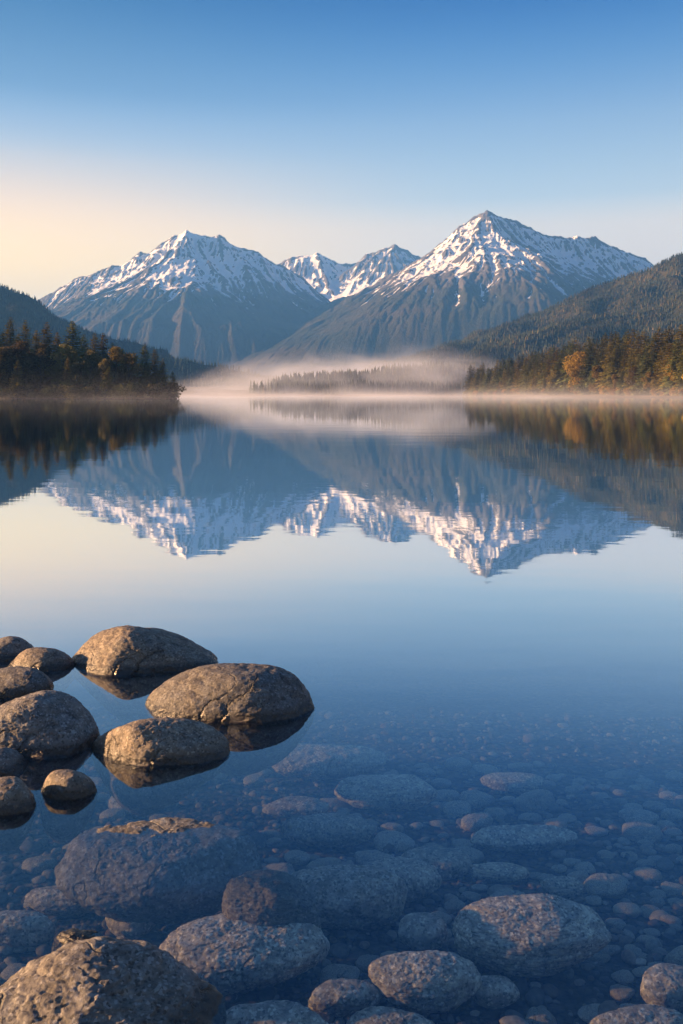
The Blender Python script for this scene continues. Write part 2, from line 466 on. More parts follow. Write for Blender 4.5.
def erode(h, n=20000, batches=7, steps=48, seed=1, cap=2.5, ero=0.12, dep=0.2, hmin=None):
    rg = np.random.default_rng(seed)
    ny, nx = h.shape
    h = h.copy()

    def samp(px, py):
        i = np.floor(px).astype(int); j = np.floor(py).astype(int)
        fx, fy = px - i, py - j
        k = j * nx + i; f = h.ravel()
        a, b, c, d = f[k], f[k + 1], f[k + nx], f[k + nx + 1]
        return k, fx, fy, (a * (1 - fx) + b * fx) * (1 - fy) + (c * (1 - fx) + d * fx) * fy, (b - a) * (1 - fy) + (d - c) * fy, (c - a) * (1 - fx) + (d - b) * fx
    for _ in range(batches):
        px = rg.uniform(1, nx - 3, n); py = rg.uniform(1, ny - 3, n)
        dx = np.zeros(n); dy = np.zeros(n); vel = np.ones(n); wat = np.ones(n); sed = np.zeros(n); al = np.ones(n, bool)
        for s in range(steps):
            k, fx, fy, hh, gxx, gyy = samp(px, py)
            dx = dx * 0.15 - gxx * 0.85; dy = dy * 0.15 - gyy * 0.85
            l = np.hypot(dx, dy) + 1e-9; dx /= l; dy /= l
            qx, qy = px + dx, py + dy
            al &= (qx > 1) & (qx < nx - 3) & (qy > 1) & (qy < ny - 3)
            qx = np.clip(qx, 1, nx - 3); qy = np.clip(qy, 1, ny - 3)
            _, _, _, h2, _, _ = samp(qx, qy)
            dh = h2 - hh
            cp = np.maximum(-dh, 0.01) * vel * wat * cap
            up = dh > 0
            d_ = np.where(up, np.minimum(dh, sed), np.clip(sed - cp, 0, None) * dep)
            e_ = np.where(up | (sed > cp), 0, np.minimum((cp - sed) * ero, np.maximum(-dh, 0) * 0.4))
            amt = np.where(al, d_ - e_, 0)
            sed = sed - amt
            flat = h.reshape(-1); tot = 0
            for off, wgt in ((0, (1 - fx) * (1 - fy)), (1, fx * (1 - fy)), (nx, (1 - fx) * fy), (nx + 1, fx * fy)):
                tot = tot + np.bincount(k + off, weights=amt * wgt, minlength=nx * ny)[:nx * ny]
            flat += np.clip(tot, -0.12, 0.12)
            vel = np.sqrt(np.clip(vel * vel - dh * 0.6, 0.05, 8)); wat *= 0.975
            px, py = qx, qy
    return h


def blur(h, k=1):
    for _ in range(k):
        p = np.pad(h, 1, mode='edge')
        h = (p[1:-1, 1:-1] * 4 + p[:-2, 1:-1] * 2 + p[2:, 1:-1] * 2 + p[1:-1, :-2] * 2 + p[1:-1, 2:] * 2 + p[:-2, :-2] + p[2:, 2:] + p[:-2, 2:] + p[2:, :-2]) / 16
    return h


def massif(name, ext, step, ridges, label, cat, mat, snowline, seed=0, amp=24.0, nscale=900.0, base=-30.0, ero=3, warp=60, treeline=650, small=1.0):
    xa, xb, ya, yb = ext
    xs = np.arange(xa, xb, step); ys = np.arange(ya, yb, step)
    X, Y = np.meshgrid(xs, ys)
    wx = fbm(X / 620, Y / 620, seed + 1.0, 4) * warp; wy = fbm(X / 620, Y / 620, seed + 5.0, 4) * warp
    wf = smooth(0, 320, ridge_dist(X, Y, ridges[:1]))
    h = ridge_height(X + wx * wf, Y + wy * wf, ridges, base)
    hf = np.clip((h - base) / 900, 0, 1)
    rn = ridged(X / nscale, Y / nscale, 6, 0.5, seed + 20.0)
    h = h + (rn - 1.0) * amp * (0.35 + hf) * np.clip(wf + 0.25, 0, 1)
    jx, jy = fbm(X / 260, Y / 260, seed + 11, 4), fbm(X / 260, Y / 260, seed + 15, 4)
    RD = ridge_dist(X + jx * 26, Y + jy * 26, ridges)
    h = h + (fbm(X / 130, Y / 130, seed + 2, 5, 0.62) * 9 + (ridged(X / 110, Y / 110, 5, 0.62, seed + 70) - 1.0) * 8 * smooth(560, 820, h)) * hf
    W1 = streaks(h, seed + 100, 40, 60); W2 = streaks(h, seed + 101, 9, 40); W3 = streaks(h, seed + 102, 2, 26)
    ribs = 1.0 - np.abs(W1) * 1.15
    fade = smooth(-60, 240, RD) * (0.25 + 0.75 * smooth(250, 750, h))
    h = h + (ribs * 26 + W2 * 9 + W3 * 2.4) * fade * small
    h = erode(h / step, batches=ero, seed=seed + 3) * step
    h = h * 0.85 + blur(h, 1) * 0.15
    h = np.minimum(h, blur(h, 6) + step * 2.2)
    # edges go down under the ground
    ex = np.minimum.reduce([X - xa, xb - X, Y - ya, yb - Y])
    h = base + (h - base) * smooth(0, 350, ex)
    gy_, gx_ = np.gradient(h, step)
    nz = 1 / np.sqrt(1 + gx_ ** 2 + gy_ ** 2)
    conc = (blur(h, 6) - h) * 0.9 + (blur(h, 40) - h) * 0.35
    sn = fbm(X / 340, Y / 340, seed + 8, 4)
    crag = fbm(X / 60, Y / 60, seed + 60, 4, 0.6)
    snow = 0.56 + (h - snowline) / 270 + (nz - 0.70) * 1.3 + np.clip(conc / 12, -0.45, 0.5) - W3 * 0.13 - W2 * 0.20 + sn * 0.25
    snow = np.minimum(snow, 0.82 + (nz - 0.64) * 2.2 + np.clip(conc / 8, -0.8, 0.5) - W3 * 0.12 - W2 * 0.08 + crag * 0.15)
    wood = 0.5 + (treeline - h) / 260 + (nz - 0.7) * 0.8 + sn * 0.4
    me = mesh_np(name, np.stack([X, Y, h], -1).reshape(-1, 3), grid_faces(len(xs), len(ys)), mat, True,
                 {'snow': snow, 'wood': wood})
    tag(link(name, me), label, cat, kind='structure')
    return xs, ys, h


MT = mat_mountain()
D1 = 6500
left_r = [
    ([(-60, 345, 6200), (20, 308, 6300), (50, 293, 6350), (75, 279, 6400), (95, 273, 6400), (112, 266, 6420), (126, 261, 6430), (140, 251, 6450), (150, 252, 6470), (162, 242, 6480), (173, 235, 6500), (186, 229, 6500), (196, 233, 6520), (208, 236, 6540), (219, 235, 6550), (231, 244, 6550), (246, 249, 6560), (258, 253, 6580), (272, 262, 6600), (286, 267, 6600), (302, 277, 6600), (320, 292, 6580), (345, 312, 6500), (380, 345, 6400)], 1.05, 420, 0.42),
    ([(186, 229, 6500), (181, 250, 6300), (174, 262, 6180), (150, 282, 6000), (122, 303, 5800), (95, 335, 5500)], 1.0, 300, 0.42),
    ([(219, 235, 6550), (226, 262, 6280), (240, 288, 6000), (262, 318, 5700), (280, 350, 5400)], 1.0, 300, 0.42),
    ([(181, 250, 6300), (196, 285, 5950), (205, 315, 5650), (205, 350, 5300)], 1.0, 280, 0.42),
    ([(258, 253, 6580), (280, 285, 6250), (310, 320, 5900), (330, 355, 5600)], 1.0, 280, 0.42),
    ([(140, 251, 6450), (118, 278, 6250), (88, 300, 6050), (60, 335, 5800)], 1.0, 260, 0.42),
]
massif('mountain', (-2500, 600, 4900, 7300), 6.5, left_r, 'snow streaked pyramid mountain on the left with its left shoulder sunlit', 'mountain', MT, 800, seed=1)
mid_r = [
    ([(230, 300, 7470), (262, 272, 7553), (285, 259, 7636), (300, 254, 7636), (316, 252, 7636), (330, 258, 7636), (345, 263, 7636), (356, 264, 7594), (366, 254, 7553), (380, 250, 7553), (395, 244, 7553), (408, 250, 7553), (424, 258, 7594), (450, 285, 7636), (490, 330, 7636)], 1.0, 500, 0.45),
    ([(316, 252, 7636), (330, 285, 7221), (345, 320, 6806)], 1.0, 350, 0.45),
    ([(395, 244, 7553), (375, 272, 7262), (352, 300, 6972), (335, 330, 6640)], 1.0, 350, 0.45),
    ([(285, 259, 7636), (300, 290, 7304), (310, 330, 6889)], 1.0, 350, 0.45),
]
massif('mountain', (-1500, 1600, 6200, 8600), 9.0, mid_r, 'distant pair of snowy peaks between the two big mountains', 'mountain', MT, 640, seed=4, treeline=470, ero=3)
right_r = [
    ([(240, 385, 5600), (290, 352, 5700), (318, 334, 5750), (340, 318, 5800), (358, 305, 5830), (378, 291, 5850), (400, 274, 5880), (418, 264, 5900), (432, 251, 5920), (446, 239, 5950), (460, 226, 5970), (474, 218, 6000), (487, 210, 6000), (500, 217, 6020), (515, 221, 6040), (530, 228, 6060), (546, 236, 6080), (560, 236, 6100), (576, 237, 6120), (595, 239, 6150), (606, 245, 6150), (622, 250, 6150), (645, 259, 6150), (690, 285, 6100), (760, 320, 6100)], 1.0, 420, 0.45),
    ([(487, 211, 6000), (492, 235, 5780), (503, 268, 5480), (512, 300, 5200), (518, 340, 4850)], 1.05, 260, 0.45),
    ([(460, 226, 5970), (444, 258, 5650), (415, 290, 5350), (380, 322, 5050), (345, 355, 4750)], 1.0, 300, 0.45),
    ([(492, 235, 5780), (468, 268, 5500), (438, 300, 5200), (410, 340, 4850)], 1.0, 260, 0.45),
    ([(546, 236, 6080), (556, 262, 5850), (575, 290, 5600), (590, 330, 5250)], 1.0, 280, 0.45),
    ([(595, 239, 6150), (602, 262, 5950), (625, 290, 5700), (650, 330, 5400)], 1.0, 280, 0.45),
    ([(418, 264, 5900), (398, 292, 5600), (368, 322, 5300), (335, 350, 5100)], 1.0, 260, 0.45),
]
massif('mountain', (-1000, 2700, 4500, 6900), 6.5, right_r, 'tallest snow capped mountain right of centre, sunlit on its left face', 'mountain', MT, 800, seed=9, treeline=640)


# ------------------------------------------------------------------ nearer wooded hills
HM = mat_hill()


def hill(ext, step, ridges, label, seed, amp=42.0):
    xa, xb, ya, yb = ext
    xs = np.arange(xa, xb, step); ys = np.arange(ya, yb, step)
    X, Y = np.meshgrid(xs, ys)
    h = ridge_height(X + fbm(X / 300, Y / 300, seed, 3) * 30, Y + fbm(X / 300, Y / 300, seed + 4, 3) * 30, ridges, -12)
    h = h + (ridged(X / 420, Y / 420, 5, 0.5, seed + 20.0) - 1.0) * amp * np.clip((h + 12) / 60, 0, 1)
    h = erode(h / step, n=9000, batches=3, seed=seed) * step
    h = blur(h, 2)
    ex = np.minimum.reduce([X - xa, xb - X, Y - ya, yb - Y])
    h = -12 + (h + 12) * smooth(0, 160, ex)
    me = mesh_np('hill', np.stack([X, Y, h], -1).reshape(-1, 3), grid_faces(len(xs), len(ys)), HM)
    tag(link('hill', me), label, 'hill', kind='structure')
    return xs, ys, h


def hz(field, x, y):
    xs, ys, h = field
    i = np.clip((x - xs[0]) / (xs[1] - xs[0]), 0, len(xs) - 1.001); j = np.clip((y - ys[0]) / (ys[1] - ys[0]), 0, len(ys) - 1.001)
    a, b = i.astype(int), j.astype(int); fx, fy = i - a, j - b
    return (h[b, a] * (1 - fx) + h[b, a + 1] * fx) * (1 - fy) + (h[b + 1, a] * (1 - fx) + h[b + 1, a + 1] * fx) * fy


hillR = hill((-100, 2600, 1500, 3600), 13, [
    ([(395, 366, 3000), (440, 352, 2950), (480, 341, 2900), (520, 327, 2850), (560, 311, 2800), (600, 292, 2750), (640, 273, 2700), (683, 253, 2650), (740, 228, 2600), (830, 200, 2600), (1000, 190, 2600)], 0.75, 260, 0.30),
    ([(600, 292, 2750), (580, 322, 2450), (560, 350, 2150), (545, 378, 1900)], 0.6, 200, 0.3),
    ([(683, 253, 2650), (670, 290, 2350), (650, 330, 2050), (630, 372, 1750)], 0.6, 200, 0.3),
    ([(740, 228, 2600), (760, 290, 2200), (750, 340, 1850)], 0.6, 200, 0.3)],
    'long dark wooded hillside sloping down from the right edge', 31)
hillL = hill((-2300, -350, 1700, 3600), 13, [
    ([(-330, 230, 2400), (-200, 238, 2400), (-120, 255, 2400), (-60, 268, 2400), (0, 284, 2400), (35, 292, 2400), (65, 306, 2400), (95, 322, 2400), (130, 341, 2400), (170, 362, 2400), (210, 385, 2350)], 0.7, 240, 0.30),
    ([(0, 284, 2400), (20, 320, 2150), (35, 360, 1900)], 0.6, 200, 0.3)],
    'dark wooded hill at the left edge behind the spruces', 37)
hillM = hill((-1100, 260, 1500, 2500), 12, [
    ([(40, 338, 1950), (100, 346, 1980), (150, 353, 2000), (185, 358, 2000), (220, 364, 2000), (250, 371, 1980), (280, 381, 1960), (310, 392, 1950)], 0.5, 160, 0.25)],
    'low blue wooded ridge in front of the left mountain', 41, amp=10)
hillF = hill((-420, 1000, 1200, 2000), 11, [
    ([(215, 391, 1400), (265, 389, 1400), (292, 384, 1330), (315, 374, 1310), (350, 370, 1300), (390, 373, 1320), (430, 370, 1340), (480, 378, 1450), (560, 372, 1600), (700, 365, 1650)], 0.35, 120, 0.16)],
    'low wooded rise behind the mist on the far shore', 45, amp=6)


# ------------------------------------------------------------------ trees as one mass on the hills
def conifer_mass(name, label, fields, n, hrange, seed, keep, spread=None):
    rg = np.random.default_rng(seed)
    V, Fc, C = [], [], []
    xs_, ys_, zs_, off = [], [], [], 0
    for fld, (xa, xb, ya, yb), cnt in fields:
        x = rg.uniform(xa, xb, cnt); y = rg.uniform(ya, yb, cnt)
        z = np.maximum(hz(fld, x, y), ground_z(x, y) - 0.3)
        ok = keep(x, y, z)
        xs_.append(x[ok]); ys_.append(y[ok]); zs_.append(z[ok])
    x = np.concatenate(xs_); y = np.concatenate(ys_); z = np.concatenate(zs_)
    m = len(x)
    ht = rg.uniform(*hrange, m) * (1 + 0.25 * noise3(x / 60, y / 60, 1.0)); rad = ht * rg.uniform(0.15, 0.24, m)
    k = 6
    tiers = [(0.08, 1.0, 0.42), (0.30, 0.78, 0.66), (0.52, 0.52, 0.84), (0.72, 0.30, 1.0)]
    base = rg.uniform(0, 6.28, m)
    aut = (rg.uniform(size=m) + 0.35 * noise3(x / 130, y / 130, 5.0)) > 0.88
    col = np.where(aut[:, None], np.array([0.075, 0.062, 0.035]) * rg.uniform(0.6, 1.25, (m, 1)), np.array([0.032, 0.038, 0.026]) * rg.uniform(0.6, 1.5, (m, 1)))
    col = col * np.clip(1.0 + 0.9 * noise3(x / 170, y / 170, 12.0), 0.5, 1.9)[:, None]
    for ti, (zb_, rr, zt) in enumerate(tiers):
        ang = base[:, None] + np.arange(k)[None] * 2 * np.pi / k + ti * 0.5
        rj = rad[:, None] * rr * rg.uniform(0.65, 1.25, (m, k))
        rx = x[:, None] + np.cos(ang) * rj; ry = y[:, None] + np.sin(ang) * rj
        rz = z[:, None] + ht[:, None] * (zb_ + rg.uniform(-0.05, 0.03, (m, k)))
        apex = np.stack([x, y, z + ht * zt], -1)[:, None]
        vv = np.concatenate([np.stack([rx, ry, rz], -1), apex], 1)       # (m,7,3)
        o = off + np.arange(m)[:, None] * (k + 1)
        tri = np.stack([o + np.arange(k)[None], o + (np.arange(k)[None] + 1) % k, o + k + 0 * np.arange(k)[None]], -1).reshape(-1, 3)
        V.append(vv.reshape(-1, 3)); Fc.append(tri); C.append(np.repeat(col, k + 1, 0)); off += m * (k + 1)
    me = mesh_np(name, np.concatenate(V), np.concatenate(Fc), LEAF, False, cols=np.concatenate(C))
    tag(link(name, me), label, 'forest', kind='stuff')


LEAF = mat_leaf('foliage', 0.55)
conifer_mass('forest', 'dark conifer forest covering the hillside at the right edge', [(hillR, (0, 1900, 1600, 3200), 62000)], 0, (8, 13), 3, lambda x, y, z: (z > 4) & (x / y < 0.60))
conifer_mass('forest', 'blue dark forest covering the hill at the left edge', [(hillL, (-2000, -420, 1750, 2900), 26000)], 0, (8, 12), 4, lambda x, y, z: (z > 4) & (x / y > -0.62))
conifer_mass('forest', 'forest along the low blue ridge in front of the left mountain', [(hillM, (-900, 180, 1550, 2300), 11000)], 0, (8, 13), 5, lambda x, y, z: (z > 4))
conifer_mass('forest', 'faint forest half lost in the mist on the far shore', [(hillF, (-130, 420, 1185, 1450), 8000), (hillF, (-420, 820, 1450, 1800), 1500)], 0, (10, 20), 6, lambda x, y, z: (ground_z(x, y) > 0.3) & (noise3(x / 45, y / 45, 8.0) > -0.45) & (x > -95 + 60 * noise3(x / 20, y / 20, 3.0)))


# ------------------------------------------------------------------ individual trees
BARK = mat_bark()


def tube(pts, rads, k=7):
    pts = np.asarray(pts, float); V = []; n = len(pts)
    for i in range(n):
        d = pts[min(i + 1, n - 1)] - pts[max(i - 1, 0)]; d /= np.linalg.norm(d)
        a = np.cross(d, [0.31, 0.95, 0.07]); a /= np.linalg.norm(a); b = np.cross(d, a)
        t = np.arange(k) * 2 * np.pi / k
        V.append(pts[i] + rads[i] * (np.cos(t)[:, None] * a + np.sin(t)[:, None] * b))
    Fc = [(i * k + j, i * k + (j + 1) % k, (i + 1) * k + (j + 1) % k, (i + 1) * k + j) for i in range(n - 1) for j in range(k)]
    return np.concatenate(V), np.array(Fc)


def join(parts):
    V, Fc, o = [], [], 0
    for v_, f_ in parts:
        V.append(v_); Fc.append(f_ + o); o += len(v_)
    return np.concatenate(V), np.concatenate(Fc)


def spruce_meshes(seed, colr, full=1.0, ragged=0.3):
    """unit tree, 1 m tall"""
    rg = np.random.default_rng(seed)
    tv, tf = tube([(0, 0, -0.03), (0.002, 0, 0.3), (0, 0.002, 0.65), (0, 0, 0.985)], [0.016, 0.012, 0.007, 0.0012])
    trunk = mesh_np('spruce_trunk', tv, tf, BARK)
    V, Fc, C = [], [], []
    zs = 0.07
    lean = rg.uniform(-0.01, 0.01, 2)
    while zs < 0.985:
        t = (zs - 0.07) / 0.915
        R0 = 0.245 * full * (1 - t) ** 0.70 * (0.75 + 0.25 * min(1, t * 6)) + 0.006
        nb = int(8 + 9 * (1 - t))
        a0 = rg.uniform(0, 6.28)
        for b in range(nb):
            if rg.uniform() < 0.10 * (1 - t): continue
            a = a0 + b * 2 * np.pi / nb + rg.normal(0, 0.16)
            L = R0 * rg.uniform(1 - ragged * 1.3, 1 + ragged)
            droop = rg.uniform(0.25, 0.6) * (1 - t * 1.5)
            d = np.array([np.cos(a), np.sin(a), 0]); s = np.array([-np.sin(a), np.cos(a), 0])
            ns = 4 if t < 0.8 else 2
            col = np.array(colr) * rg.uniform(0.65, 1.4)
            for q in range(ns):
                f0 = q / ns; f1 = (q + 1.25) / ns
                c0 = d * L * f0 + np.array([0, 0, zs - droop * L * f0 ** 1.4])
                c1 = d * L * f1 + np.array([0, 0, zs - droop * L * f1 ** 1.4 + rg.normal(0, 0.003)])
                w_ = L * 0.38 * (1.15 - f0 * 0.8) * rg.uniform(0.7, 1.2) + 0.004
                dz = rg.uniform(0.15, 0.5) * w_
                for sg in (-1, 1):
                    e = c0 * 0.4 + c1 * 0.6 + s * sg * w_ + np.array([0, 0, -dz])
                    o = len(V); V += [c0, c1, e]; Fc.append((o, o + 1, o + 2)); C += [col, col * 1.15, col * 0.95]
        zs += 0.017 + 0.012 * (1 - t) + rg.uniform(0, 0.006)
    V = np.array(V); V[:, 0] += lean[0] * V[:, 2]; V[:, 1] += lean[1] * V[:, 2]
    crown = mesh_np('spruce_crown', V, np.array(Fc), LEAF, False, cols=np.array(C))
    return trunk, crown


def leafy_meshes(seed, colr, width=0.30, low=0.16, n=4200, leaf=0.017, name='broadleaf'):
    rg = np.random.default_rng(seed)
    parts = [tube([(0, 0, -0.03), (0.01, 0.0, 0.2), (0.0, 0.01, 0.45), (0.012, 0, 0.75)], [0.022, 0.017, 0.011, 0.004])]
    cl = []
    for i in range(15):
        z = rg.uniform(low + 0.06, 0.9); t = (z - low) / (1 - low)
        rr = width * math.sin(math.pi * min(0.97, 0.12 + t * 0.86)) ** 0.8
        a = rg.uniform(0, 6.28); q = rg.uniform(0.3, 0.85) * rr
        c = np.array([math.cos(a) * q, math.sin(a) * q, z]); cl.append((c, rg.uniform(0.30, 0.50) * width))
        parts.append(tube([(0.004, 0.004, max(0.1, z - 0.22)), c * [0.5, 0.5, 1] - [0, 0, 0.08], c], [0.008, 0.005, 0.002], 5))
    cl.append((np.array([0, 0, 0.90]), width * 0.33)); cl.append((np.array([0, 0, low + 0.1]), width * 0.5))
    tv, tf = join(parts)
    trunk = mesh_np(name + '_trunk', tv, tf, BARK)
    V, Fc, C = [], [], []
    per = n // len(cl)
    for c, r_ in cl:
        dirs = rg.normal(size=(per, 3)); dirs /= np.linalg.norm(dirs, axis=1)[:, None]
        rr = r_ * rg.uniform(0.35, 1.12, per) ** 0.6
        p = c + dirs * rr[:, None] * [1, 1, 0.85]
        tone = rg.uniform(0.65, 1.35)
        for q in p:
            if q[2] > 1.0 or q[2] < 0.01: continue
            a = rg.normal(size=3); a /= np.linalg.norm(a); b = np.cross(a, rg.normal(size=3)); b /= np.linalg.norm(b)
            s = leaf * rg.uniform(0.6, 1.4)
            o = len(V); V += [q - a * s, q + b * s * 0.7, q + a * s, q - b * s * 0.7]; Fc.append((o, o + 1, o + 2, o + 3))
            cc = np.array(colr) * tone * rg.uniform(0.7, 1.3); C += [cc] * 4
    crown = mesh_np(name + '_crown', np.array(V), np.array(Fc), LEAF, False, cols=np.array(C))
    return trunk, crown


SPR = [spruce_meshes(s, c, f, g) for s, c, f, g in ((1, (0.10, 0.10, 0.036), 1.0, 0.3), (2, (0.135, 0.11, 0.036), 0.85, 0.38), (3, (0.08, 0.09, 0.038), 1.15, 0.33), (4, (0.11, 0.10, 0.034), 0.75, 0.45), (5, (0.15, 0.12, 0.036), 1.0, 0.4))]
OCH = [leafy_meshes(s, c, w_, l_) for s, c, w_, l_ in ((11, (0.16, 0.125, 0.04), 0.33, 0.10), (12, (0.11, 0.09, 0.032), 0.30, 0.14), (13, (0.08, 0.065, 0.03), 0.34, 0.12), (14, (0.27, 0.20, 0.05), 0.34, 0.08))]
BSH = [leafy_meshes(s, c, 0.62, 0.0, 1500, 0.05, 'bush') for s, c in ((21, (0.20, 0.13, 0.045)), (22, (0.06, 0.06, 0.026)), (23, (0.045, 0.05, 0.024)))]
TREES = []


def tree(px, ytop, D, kind, var, forest, row, hgt=None):
    x = (px - CX) / F * D
    g = float(ground_z(np.array([x]), np.array([D]))[0])
    h = hgt if hgt else H + (HY - ytop) / F * D - g
    if h < 2.0 and kind != 'bush': return
    src = {'spruce': SPR, 'broadleaf_tree': OCH, 'bush': BSH}[kind]
    tm, cm = src[var % len(src)]
    root = bpy.data.objects.new(kind, None); COL.objects.link(root); root.empty_display_size = 0.2
    root.location = (x, D, g - 0.15); root.rotation_euler = (0, 0, random.uniform(0, 6.28))
    wf = random.uniform(0.85, 1.15) if kind != 'bush' else random.uniform(1.0, 1.5)
    root.scale = (h * wf, h * wf, h)
    if kind != 'bush': link('trunk', tm, root)
    else: link('stems', tm, root)
    link('crown' if kind != 'bush' else 'foliage', cm, root)
    TREES.append(dict(o=root, px=px, top=ytop, D=D, kind=kind, var=var, f=forest, row=row, h=h))
    return root


rnd = random.Random(5)
# the wooded point on the left: the trees that make its outline, then the ones between
for px, yt, D, var in ((-8, 322, 345, 0), (10, 315, 350, 0), (26, 318, 345, 3), (47, 320, 352, 1), (36, 328, 362, 4), (57, 330, 365, 4), (73, 319, 350, 0), (84, 333, 360, 2), (95, 331, 356, 3), (103, 331, 358, 1), (66, 335, 372, 3), (113, 341, 352, 2), (123, 347, 360, 4), (145, 343, 346, 0), (155, 347, 343, 1), (134, 350, 355, 3), (163, 357, 340, 4), (173, 370, 336, 2), (2, 330, 360, 2), (18, 332, 365, 1), (-25, 318, 360, 1), (-45, 325, 350, 3)):
    tree(px, yt, D, 'spruce', var, 'left', 'back')
for px, yt, D, var in ((-14, 350, 336, 2), (5, 346, 335, 2), (22, 340, 338, 2), (40, 342, 337, 2), (64, 343, 338, 1), (90, 350, 336, 2), (116, 345, 338, 1), (128, 352, 335, 0), (105, 358, 333, 2), (76, 362, 333, 2)):
    tree(px, yt, D, 'broadleaf_tree', var, 'left', 'front')
for i in range(20):
    px = -30 + i * 9.9 + rnd.uniform(-3, 3)
    tree(px, np.interp(px, [0, 110, 175], [352, 362, 378]) + rnd.uniform(-8, 8), rnd.uniform(328, 342), 'spruce', rnd.randrange(5), 'left', 'front')
for i in range(20):
    px = -15 + i * 9.8 + rnd.uniform(-3, 3)
    tree(px, 380, rnd.uniform(326, 329), 'bush', rnd.randrange(1, 3), 'left', 'shore', rnd.uniform(2.5, 6.0))
# the long forest on the right shore
topx, topy = [440, 470, 495, 520, 548, 562, 606, 640, 683, 760], [380, 364, 359, 353, 346, 342, 331, 326, 320, 314]
Dx, Dy = [468, 500, 540, 580, 620, 660, 683, 760], [850, 790, 700, 620, 555, 500, 470, 420]
px = 471.0
while px < 716:
    D = np.interp(px, Dx, Dy)
    tree(px + rnd.uniform(-1, 1), np.interp(px, topx, topy) + rnd.choice((0, 0, 2, 4, 7, 10)), D + rnd.uniform(24, 42), 'spruce', rnd.randrange(5), 'right', 'back')
    px += 2.3 + 0.016 * (px - 470) + rnd.uniform(-0.4, 0.4)
px = 472.0
while px < 712:
    D = np.interp(px, Dx, Dy); kk = rnd.random()
    yt = np.interp(px, topx, topy)
    yt = HY - (HY - yt) * rnd.uniform(0.60, 0.86)
    gold = kk > 0.96 and px > 500
    tree(px, yt, D + rnd.uniform(12, 22), 'broadleaf_tree' if gold else 'spruce', rnd.randrange(4), 'right', 'middle')
    px += 3.4 + 0.024 * (px - 470) + rnd.uniform(-0.8, 0.8)
for px, yt, ex, var in ((578, 351, 9, 3), (597, 365, 7, 0), (556, 370, 7, 1), (634, 366, 7, 2), (614, 374, 5, 0), (536, 376, 7, 2), (500, 381, 6, 1)):
    tree(px, yt, np.interp(px, Dx, Dy) + ex, 'broadleaf_tree', var, 'right', 'front')
px = 474.0
while px < 700:
    D = np.interp(px, Dx, Dy); yt = np.interp(px, topx, topy)
    tree(px, HY - (HY - yt) * rnd.uniform(0.30, 0.52), D + rnd.uniform(6, 12), 'broadleaf_tree' if rnd.random() < 0.2 else 'spruce', rnd.randrange(4), 'right', 'front')
    px += 6.5 + rnd.uniform(-2, 2)
px = 476.0
while px < 695:
    D = np.interp(px, Dx, Dy)
    tree(px, 385, D + rnd.uniform(1.5, 5), 'bush', rnd.randrange(3), 'right', 'shore', rnd.uniform(2.2, 6.0))
    px += 4.6 + rnd.uniform(-1.5, 1.5)

ORD = ['nearest', 'second', 'third', 'fourth', 'fifth', 'sixth', 'seventh', 'eighth', 'ninth', 'tenth', 'eleventh', 'twelfth', 'thirteenth', 'fourteenth', 'fifteenth', 'sixteenth', 'seventeenth', 'eighteenth', 'nineteenth', 'twentieth', 'twenty-first', 'twenty-second', 'twenty-third', 'twenty-fourth', 'twenty-fifth', 'twenty-sixth', 'twenty-seventh', 'twenty-eighth', 'twenty-ninth', 'thirtieth'] + ['farthest'] * 60
LM = {'left': [(73, 'the tall lone spire on the left point'), (173, 'the low tip of the left wooded point')],
      'right': [(471, 'the misty tip of the right forest'), (578, 'the broad golden tree on the right shore'), (683, 'the right edge of the photo')]}
KW = {'spruce': 'dark spruce', 'broadleaf_tree': 'autumn tree', 'bush': 'low autumn bush'}
CT = {'spruce': 'spruce tree', 'broadleaf_tree': 'autumn tree', 'bush': 'bush'}
RW = {'back': 'back row', 'middle': 'middle row', 'front': 'front row', 'shore': 'waterline'}
cnt = {}
for t_ in sorted(TREES, key=lambda q: q['px']):
    lm = min(LM[t_['f']], key=lambda l: abs(l[0] - t_['px']))
    t_['lm'] = lm; t_['side'] = 'left' if t_['px'] < lm[0] else 'right'
    cnt.setdefault((t_['f'], t_['row'], t_['kind'], lm[1], t_['side']), []).append(t_)
for (f, row, kind, lmn, side), lst in cnt.items():
    lst.sort(key=lambda q: abs(q['px'] - q['lm'][0]))
    for i, t_ in enumerate(lst):
        tag(t_['o'], f"{RW[row]} {KW[kind]}, {ORD[i]} {side} of {lmn}", CT[kind],
            {'left': 'trees on the left wooded point', 'right': 'trees of the right shore forest'}[f] if kind != 'bush' else 'bushes along the waterline')
for t_ in TREES:
    if t_['f'] == 'right' and t_['px'] == 578: t_['o']['label'] = 'broadest golden autumn tree standing out of the right shore forest'
    if t_['f'] == 'left' and t_['px'] == 73: t_['o']['label'] = 'tall pointed dark spruce standing out in the middle of the left point'


# ------------------------------------------------------------------ boulders
def ico(sub):
    bm = bmesh.new(); bmesh.ops.create_icosphere(bm, subdivisions=sub, radius=1.0)
    v_ = np.array([p.co[:] for p in bm.verts]); f_ = np.array([[q.index for q in fc.verts] for fc in bm.faces]); bm.free()
    return v_ / np.linalg.norm(v_, axis=1)[:, None], f_


ICO = {s: ico(s) for s in (3, 4, 5, 6, 7)}


